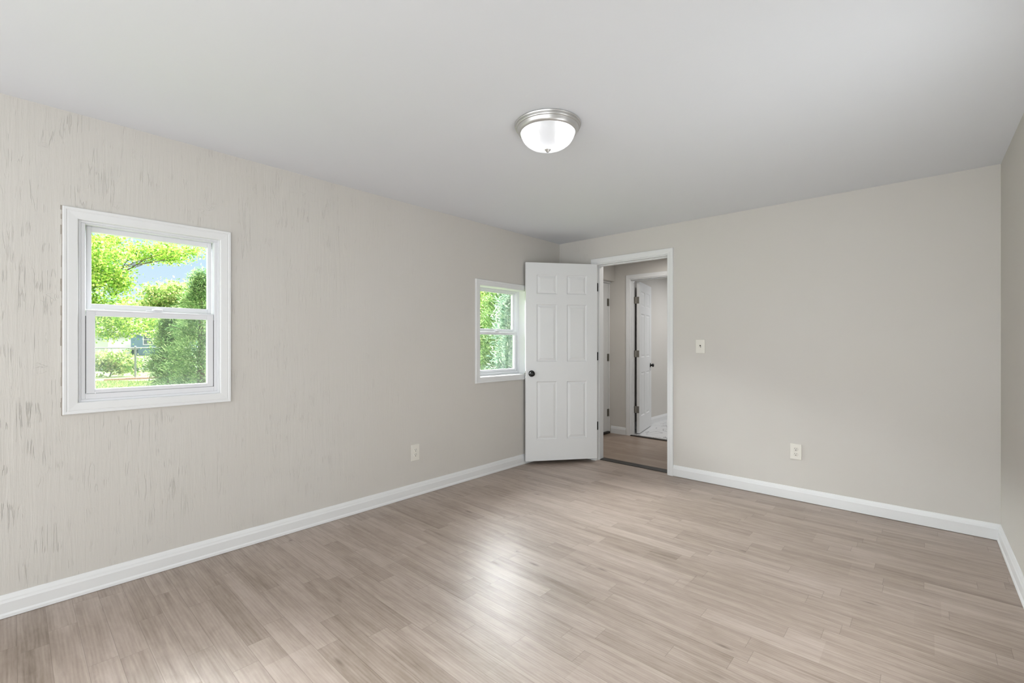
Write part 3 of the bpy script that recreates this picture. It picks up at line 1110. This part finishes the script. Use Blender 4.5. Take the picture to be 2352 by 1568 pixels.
# ------------------------------------------------------------------ ceiling light
LC = Vector((-1.423, 1.829, HC))
lt = empty('ceiling_light', LC)
tag(lt, 'round flush ceiling light, frosted glass dome in brushed nickel ring, lit', 'ceiling light')
b = bmesh.new()
lathe(b, [(0.0, -0.0005), (0.166, -0.0005), (0.168, -0.004), (0.166, -0.009), (0.161, -0.0105), (0.1605, -0.013), (0.162, -0.016), (0.160, -0.020), (0.155, -0.0215),
          (0.153, -0.026), (0.1515, -0.033), (0.148, -0.039), (0.143, -0.043), (0.139, -0.044), (0.138, -0.040), (0.134, -0.014), (0.0, -0.010)], LC, seg=96)
obj('ring_pan', b, 'nickel', lt, auto=35)
b = bmesh.new()
prof = []
for i in range(19):
    a = R(90 * i / 18)
    prof.append((0.1365 * math.cos(a) ** 0.90 if i < 18 else 0.0, -0.040 - 0.084 * math.sin(a) ** 1.05))
lathe(b, prof, LC, seg=96)
obj('glass_dome', b, 'dome', lt, smooth=True)
b = bmesh.new()
lathe(b, [(0.0, -0.1385), (0.004, -0.138), (0.0075, -0.135), (0.0095, -0.130), (0.0145, -0.1275), (0.0155, -0.1245), (0.0, -0.1225)], LC, seg=32)
obj('finial', b, 'nickel', lt, auto=50)
for dx, dy in ((-0.052, -0.046), (0.044, 0.052)):
    b = bmesh.new()
    bmesh.ops.create_uvsphere(b, u_segments=24, v_segments=16, radius=0.029, matrix=Matrix.Translation(LC + Vector((dx, dy, -0.046))))
    obj('bulb', b, 'bulb', lt, smooth=True)

# ------------------------------------------------------------------ outdoors
GZ = -0.15
S_, C_ = math.sin(R(YAW)), math.cos(R(YAW))


def at(px, t):
    """ground position seen at column px of the photograph, t metres along the view axis"""
    a = (px - 1176.0) / 1047.4
    return Vector(((a * C_ - S_) * t, (a * S_ + C_) * t, GZ))


bm = bmesh.new()
v = [bm.verts.new(p) for p in ((XL - WT - 0.001, -60, GZ), (XL - WT - 0.001, 90, GZ), (-140, 90, GZ), (-140, -60, GZ))]
bm.faces.new(v)
struct('ground', bm, 'lawn', 'sunny lawn outside the windows', 'lawn')
bm = bmesh.new()
box(bm, -34.5, -31.5, -60, 60, GZ - 0.05, GZ + 0.015)
struct('road', bm, 'road', 'narrow grey lane beyond the wire fence', 'road')


def leaf_mesh(name, P, U, V, mat, parent):
    """one quad per leaf: centre P, half axes U, V (numpy arrays), world coordinates"""
    n = len(P)
    base = np.array(wloc(parent))
    co = np.empty((n, 4, 3), dtype=np.float32)
    co[:, 0] = P - U
    co[:, 1] = P - V * 1.0
    co[:, 2] = P + U
    co[:, 3] = P + V * 1.0
    co = (co.reshape(-1, 3) - base).astype(np.float32)
    me = bpy.data.meshes.new(name)
    me.vertices.add(4 * n)
    me.vertices.foreach_set('co', co.ravel())
    me.loops.add(4 * n)
    me.loops.foreach_set('vertex_index', np.arange(4 * n, dtype=np.int32))
    me.polygons.add(n)
    me.polygons.foreach_set('loop_start', np.arange(0, 4 * n, 4, dtype=np.int32))
    me.update(calc_edges=True)
    me.validate()
    me.materials.append(M[mat])
    o = bpy.data.objects.new(name, me)
    COL.objects.link(o)
    o.parent = parent
    return o


def unit(a):
    return a / np.maximum(np.linalg.norm(a, axis=1, keepdims=True), 1e-9)


def broadleaf(name, label, cat, base, trunk_h, crowns, n_clusters, per, leaf, spread, seed, mat, trunk_r=0.14, group=None):
    """crowns: ellipsoids (dx, dy, z, rx, ry, rz) relative to the base on the ground"""
    rng = np.random.default_rng(seed)
    root = empty(name, base)
    tag(root, label, cat, group)
    cl = []
    vol = np.array([c[3] * c[4] * c[5] for c in crowns])
    for k in range(n_clusters):
        c = crowns[rng.choice(len(crowns), p=vol / vol.sum())]
        d = rng.normal(size=3)
        d /= np.linalg.norm(d)
        r = rng.random() ** (1 / 2.2)
        cl.append((base[0] + c[0] + d[0] * r * c[3], base[1] + c[1] + d[1] * r * c[4], GZ + c[2] + d[2] * r * c[5]))
    cl = np.array(cl)
    n = n_clusters * per
    ctr = np.repeat(cl, per, axis=0)
    off = rng.normal(size=(n, 3)) * np.array([spread, spread, spread * 0.55])
    P = ctr + off
    nor = unit(rng.normal(size=(n, 3)) + np.array([0.35, -0.2, 0.9]))
    U = unit(np.cross(nor, rng.normal(size=(n, 3))))
    V = np.cross(nor, U)
    s = leaf * rng.uniform(0.6, 1.25, size=(n, 1))
    # trunk and limbs
    b = bmesh.new()
    top = Vector((base[0] + crowns[0][0] * 0.4, base[1] + crowns[0][1] * 0.4, GZ + trunk_h))
    tube(b, [Vector(base), (Vector(base) + top) / 2 + Vector((0.05, 0.04, 0)), top], trunk_r, trunk_r * 0.7, 10)
    for k in range(min(46, n_clusters)):
        e = Vector(cl[(k * 7) % n_clusters])
        m = top * 0.6 + e * 0.4 + Vector((rng.normal() * 0.2, rng.normal() * 0.22, 0.15 + rng.normal() * 0.12))
        m2 = m * 0.45 + e * 0.55 + Vector((rng.normal() * 0.12, rng.normal() * 0.16, 0.10 + rng.normal() * 0.08))
        tube(b, [top - Vector((0, 0, 0.1)), m, m2, e], trunk_r * 0.12, 0.005, 5)
    obj('trunk', b, 'bark', root)
    leaf_mesh('foliage', P.astype(np.float32), (U * s).astype(np.float32), (V * s * 0.72).astype(np.float32), mat, root)
    return root


def cedar(name, label, base, height, radius, n_br, per, blade, seed, mat, z0=0.1, group=None):
    rng = np.random.default_rng(seed)
    root = empty(name, base)
    tag(root, label, 'tree', group)
    b = bmesh.new()
    tube(b, [Vector(base), Vector(base) + Vector((0, 0, height * 0.95))], 0.09, 0.015, 8)
    P, U, V = [], [], []
    for k in range(n_br):
        h = z0 + (height - z0) * rng.random() ** 1.15
        rr = radius * (1 - h / height) ** 0.62 * rng.uniform(0.55, 1.18)
        a = rng.uniform(0, 2 * math.pi)
        d = np.array([math.cos(a), math.sin(a), rng.uniform(-0.05, 0.45)])
        d /= np.linalg.norm(d)
        o = np.array([base[0], base[1], base[2] + h])
        if k < 60:
            tube(b, [Vector(o), Vector(o + d * rr * 0.9)], 0.012, 0.003, 4)
        s = rng.uniform(0.22, 1.0, size=per) ** 0.7
        droop = np.array([0, 0, -1.0]) * (s[:, None] ** 2) * 0.22 * rr
        q = o + d * (s[:, None] * rr) + droop + rng.normal(size=(per, 3)) * 0.07
        dirv = unit(d + rng.normal(size=(per, 3)) * 0.55 + np.array([0, 0, 0.12]))
        w = unit(np.cross(dirv, rng.normal(size=(per, 3)) * 0.5 + np.array([0, 0, 1.0])))
        L = blade * rng.uniform(0.6, 1.3, size=(per, 1))
        P.append(q)
        U.append(dirv * L)
        V.append(w * L * 0.16)
    obj('trunk', b, 'bark', root)
    leaf_mesh('foliage', np.concatenate(P).astype(np.float32), np.concatenate(U).astype(np.float32), np.concatenate(V).astype(np.float32), mat, root)
    return root


# large maple whose boughs fill the upper part of the larger window
broadleaf('maple_tree', 'sunlit yellow-green maple filling the upper half of the larger window', 'tree', at(90, 10.5), 2.2,
          [(0.1, 0.25, 3.1, 1.8, 1.40, 1.40), (-0.3, 1.9, 3.85, 1.0, 1.5, 0.24), (0.2, 1.25, 1.80, 1.0, 1.10, 0.34)], 270, 190, 0.030, 0.15, 3, 'maple', 0.16)
broadleaf('backyard_tree', 'pale green tree past the fence, below the sky gap', 'tree', at(398, 27), 1.8,
          [(0, 0, 3.2, 1.7, 1.7, 2.0)], 210, 90, 0.075, 0.30, 5, 'far_leaf', 0.18)
broadleaf('backyard_tree.001', 'distant light green tree behind the teal house', 'tree', at(330, 72), 3.0,
          [(0, 0, 5.2, 5.0, 6.0, 2.6)], 170, 70, 0.20, 0.9, 8, 'far_leaf', 0.3)
cedar('cedar_tree', 'low feathery green cedar before the teal house and fence', at(392, 9.8), 2.0, 0.62, 300, 75, 0.042, 21, 'cedar')
cedar('cedar_tree.001', 'taller feathery green cedar at the edge of the larger window', at(462, 8.8), 2.75, 0.85, 380, 75, 0.042, 22, 'cedar')
cedar('blue_cedar_tree', 'blue-green cedar crowding close outside the smaller window', at(1192, 8.6), 2.9, 0.85, 360, 75, 0.05, 31, 'blue_cedar')
cedar('blue_cedar_tree.001', 'green cedar set back behind the blue-green cedar', at(1152, 11.6), 3.2, 1.05, 340, 80, 0.055, 32, 'cedar')
broadleaf('yard_tree', 'yellow-green bush tree left of the cedars beyond smaller window', 'tree', at(1095, 15.0), 1.2,
          [(0, 0, 1.9, 1.6, 1.6, 1.5)], 190, 80, 0.065, 0.28, 41, 'far_leaf', 0.1)

# chain-link fence
fx = -23.1
fe = empty('chain_link_fence', (fx, 3.27, GZ))
tag(fe, 'grey chain-link fence with round posts across the lawn', 'fence')
b = bmesh.new()
tube(b, [(fx, -14.7, 1.065), (fx, 18.3, 1.065)], 0.022, seg=8)
obj('top_rail', b, 'galv', fe)
for k in range(12):
    y = 3.27 - 18 + 3.0 * k
    b = bmesh.new()
    tube(b, [(fx + 0.03, y, GZ - 0.05), (fx + 0.03, y, 1.10)], 0.034, seg=10)
    lathe(b, [(0.034, 1.10), (0.030, 1.125), (0.0, 1.14)], (fx + 0.03, y, 0), seg=10)
    obj('post', b, 'galv', fe)
b = bmesh.new()
hgt, st = 1.19, 0.085
y = -14.7
while y < 18.3:
    for s in (1, -1):
        y0, y1 = (y, y + hgt) if s == 1 else (y + hgt, y)
        w = 0.004
        vs = [b.verts.new(p) for p in ((fx - 0.02 + 0.002 * s, y0, GZ + 0.02), (fx - 0.02 + 0.002 * s, y0 + w, GZ + 0.02), (fx - 0.02 + 0.002 * s, y1 + w, GZ + 0.02 + hgt), (fx - 0.02 + 0.002 * s, y1, GZ + 0.02 + hgt))]
        b.faces.new(vs)
    y += st
obj('wire_mesh', b, 'galv', fe)

# low brick edging at the foot of the fence
be = bmesh.new()
rng0 = random.Random(4)
for k in range(34):
    y = 2.3 + k * 0.105
    box(be, fx + 0.35, fx + 0.45, y, y + 0.098, GZ - 0.02, GZ + 0.07 + rng0.uniform(-0.008, 0.008), 0.006, 1)
o = obj('brick_edging', be, 'brick', loc=(fx + 0.4, 4, GZ))
tag(o, 'low red brick edging along the foot of the fence', 'garden edging')

# vine shrub on the fence
broadleaf('fence_shrub', 'leafy green shrub climbing the chain-link fence', 'shrub', at(252, 19.2), 0.3,
          [(0, 0.0, 0.55, 0.5, 1.25, 0.55)], 60, 40, 0.055, 0.15, 51, 'far_leaf', 0.03)
broadleaf('fence_shrub.001', 'low dark green shrub under the fence post', 'shrub', at(306, 22.5), 0.15,
          [(0, 0.0, 0.25, 0.3, 2.0, 0.22)], 46, 36, 0.05, 0.13, 52, 'cedar', 0.02)


def house(name, label, px0, px1, t, z_eave, z_ridge, wallmat, windows, porch=None, depth=7.0):
    p0, p1 = at(px0, t), at(px1, t)
    u = (p1 - p0)
    L = u.length
    u.normalize()
    n = Vector((u.y, -u.x, 0))
    if n.dot(Vector((-p0.x, -p0.y, 0))) < 0:
        n = -n
    T = Matrix(((u.x, n.x, 0, p0.x), (u.y, n.y, 0, p0.y), (0, 0, 1, GZ), (0, 0, 0, 1)))
    root = empty(name, (p0 + p1) / 2)
    tag(root, label, 'house')
    b = bmesh.new()
    box(b, 0, L, -depth, 0, 0, z_eave, 0, 1, T)
    obj('wall', b, wallmat, root)
    b = bmesh.new()
    e = 0.4
    pr = [(e, z_eave - 0.05), (e, z_eave + 0.10), (-depth / 2, z_ridge), (-depth - e, z_eave + 0.10), (-depth - e, z_eave - 0.05)]
    A = [b.verts.new(T @ Vector((-e, y, z))) for y, z in pr]
    B = [b.verts.new(T @ Vector((L + e, y, z))) for y, z in pr]
    for i in range(5):
        b.faces.new((A[i], A[(i + 1) % 5], B[(i + 1) % 5], B[i]))
    b.faces.new(A)
    b.faces.new(B[::-1])
    obj('roof', b, 'roof', root)
    for (wu, wz, ww, wh) in windows:
        b = bmesh.new()
        rect_frame(b, T, wu - 0.09, wu + ww + 0.09, wz - 0.09, wz + wh + 0.09, 0.11, 0.11, 0.11, 0.11, 0.0, 0.06, 0)
        box(b, wu + ww / 2 - 0.025, wu + ww / 2 + 0.025, 0.0, 0.05, wz, wz + wh, 0, 1, T)
        box(b, wu, wu + ww, 0.0, 0.05, wz + wh / 2 - 0.025, wz + wh / 2 + 0.025, 0, 1, T)
        f = obj('window', b, 'white_ext', root)
        b = bmesh.new()
        box(b, wu, wu + ww, 0.0, 0.02, wz, wz + wh, 0, 1, T)
        obj('pane', b, 'pane', f)
    if porch:
        u0, u1, z0, z1 = porch
        b = bmesh.new()
        box(b, u0, u1, 0.0, 1.6, z0 - 0.14, z0, 0, 1, T)
        obj('porch_deck', b, 'white_ext', root)
        b = bmesh.new()
        box(b, u0, u1, 1.5, 1.58, z1 - 0.10, z1, 0, 1, T)
        box(b, u0, u1, 1.5, 1.56, z0 + 0.12, z0 + 0.20, 0, 1, T)
        k = u0
        while k < u1:
            box(b, k, k + 0.05, 1.51, 1.55, z0 + 0.1, z1 - 0.08, 0, 1, T)
            k += 0.22
        for kk in (u0, (u0 + u1) / 2, u1 - 0.14):
            box(b, kk, kk + 0.14, 1.47, 1.61, 0, z1 + 0.1, 0, 1, T)
        obj('porch_railing', b, 'white_ext', root)
    return root


house('neighbor_house', 'single-storey teal house with white porch railing beyond the lawn', 254, 440, 56, 2.75, 4.7, 'teal',
      [(4.1, 1.35, 1.1, 1.15), (7.2, 1.35, 1.1, 1.15)], (0.3, 3.4, 0.85, 1.75))
house('white_shed', 'white shed at the side of the teal house', 216, 248, 50, 2.5, 3.4, 'white_ext', [], None, 3.0)

# grass on the near part of the lawn
rng = np.random.default_rng(77)
n = 14000
px = rng.uniform(190, 500, n)
tt = 11.5 + 4.9 * rng.random(n) ** 1.2
a = (px - 1176.0) / 1047.4
P = np.stack([(a * C_ - S_) * tt, (a * S_ + C_) * tt, np.full(n, GZ + 0.03)], axis=1)
d = unit(np.stack([rng.normal(size=n) * 0.45, rng.normal(size=n) * 0.45, np.ones(n)], axis=1))
w = unit(np.cross(d, rng.normal(size=(n, 3))))
L = rng.uniform(0.035, 0.075, size=(n, 1))
ge = empty('lawn_grass', (P[:, 0].mean(), P[:, 1].mean(), GZ))
COL.objects.unlink(ge)
bpy.data.objects.remove(ge)
tmp = empty('tmp', (0, 0, 0))
g = leaf_mesh('lawn_grass', P.astype(np.float32), (d * L).astype(np.float32), (w * L * 0.22).astype(np.float32), 'grass', tmp)
g.parent = None
bpy.data.objects.remove(tmp)
tag(g, 'sunlit uncut grass of the lawn below the fence', 'grass', kind='stuff')
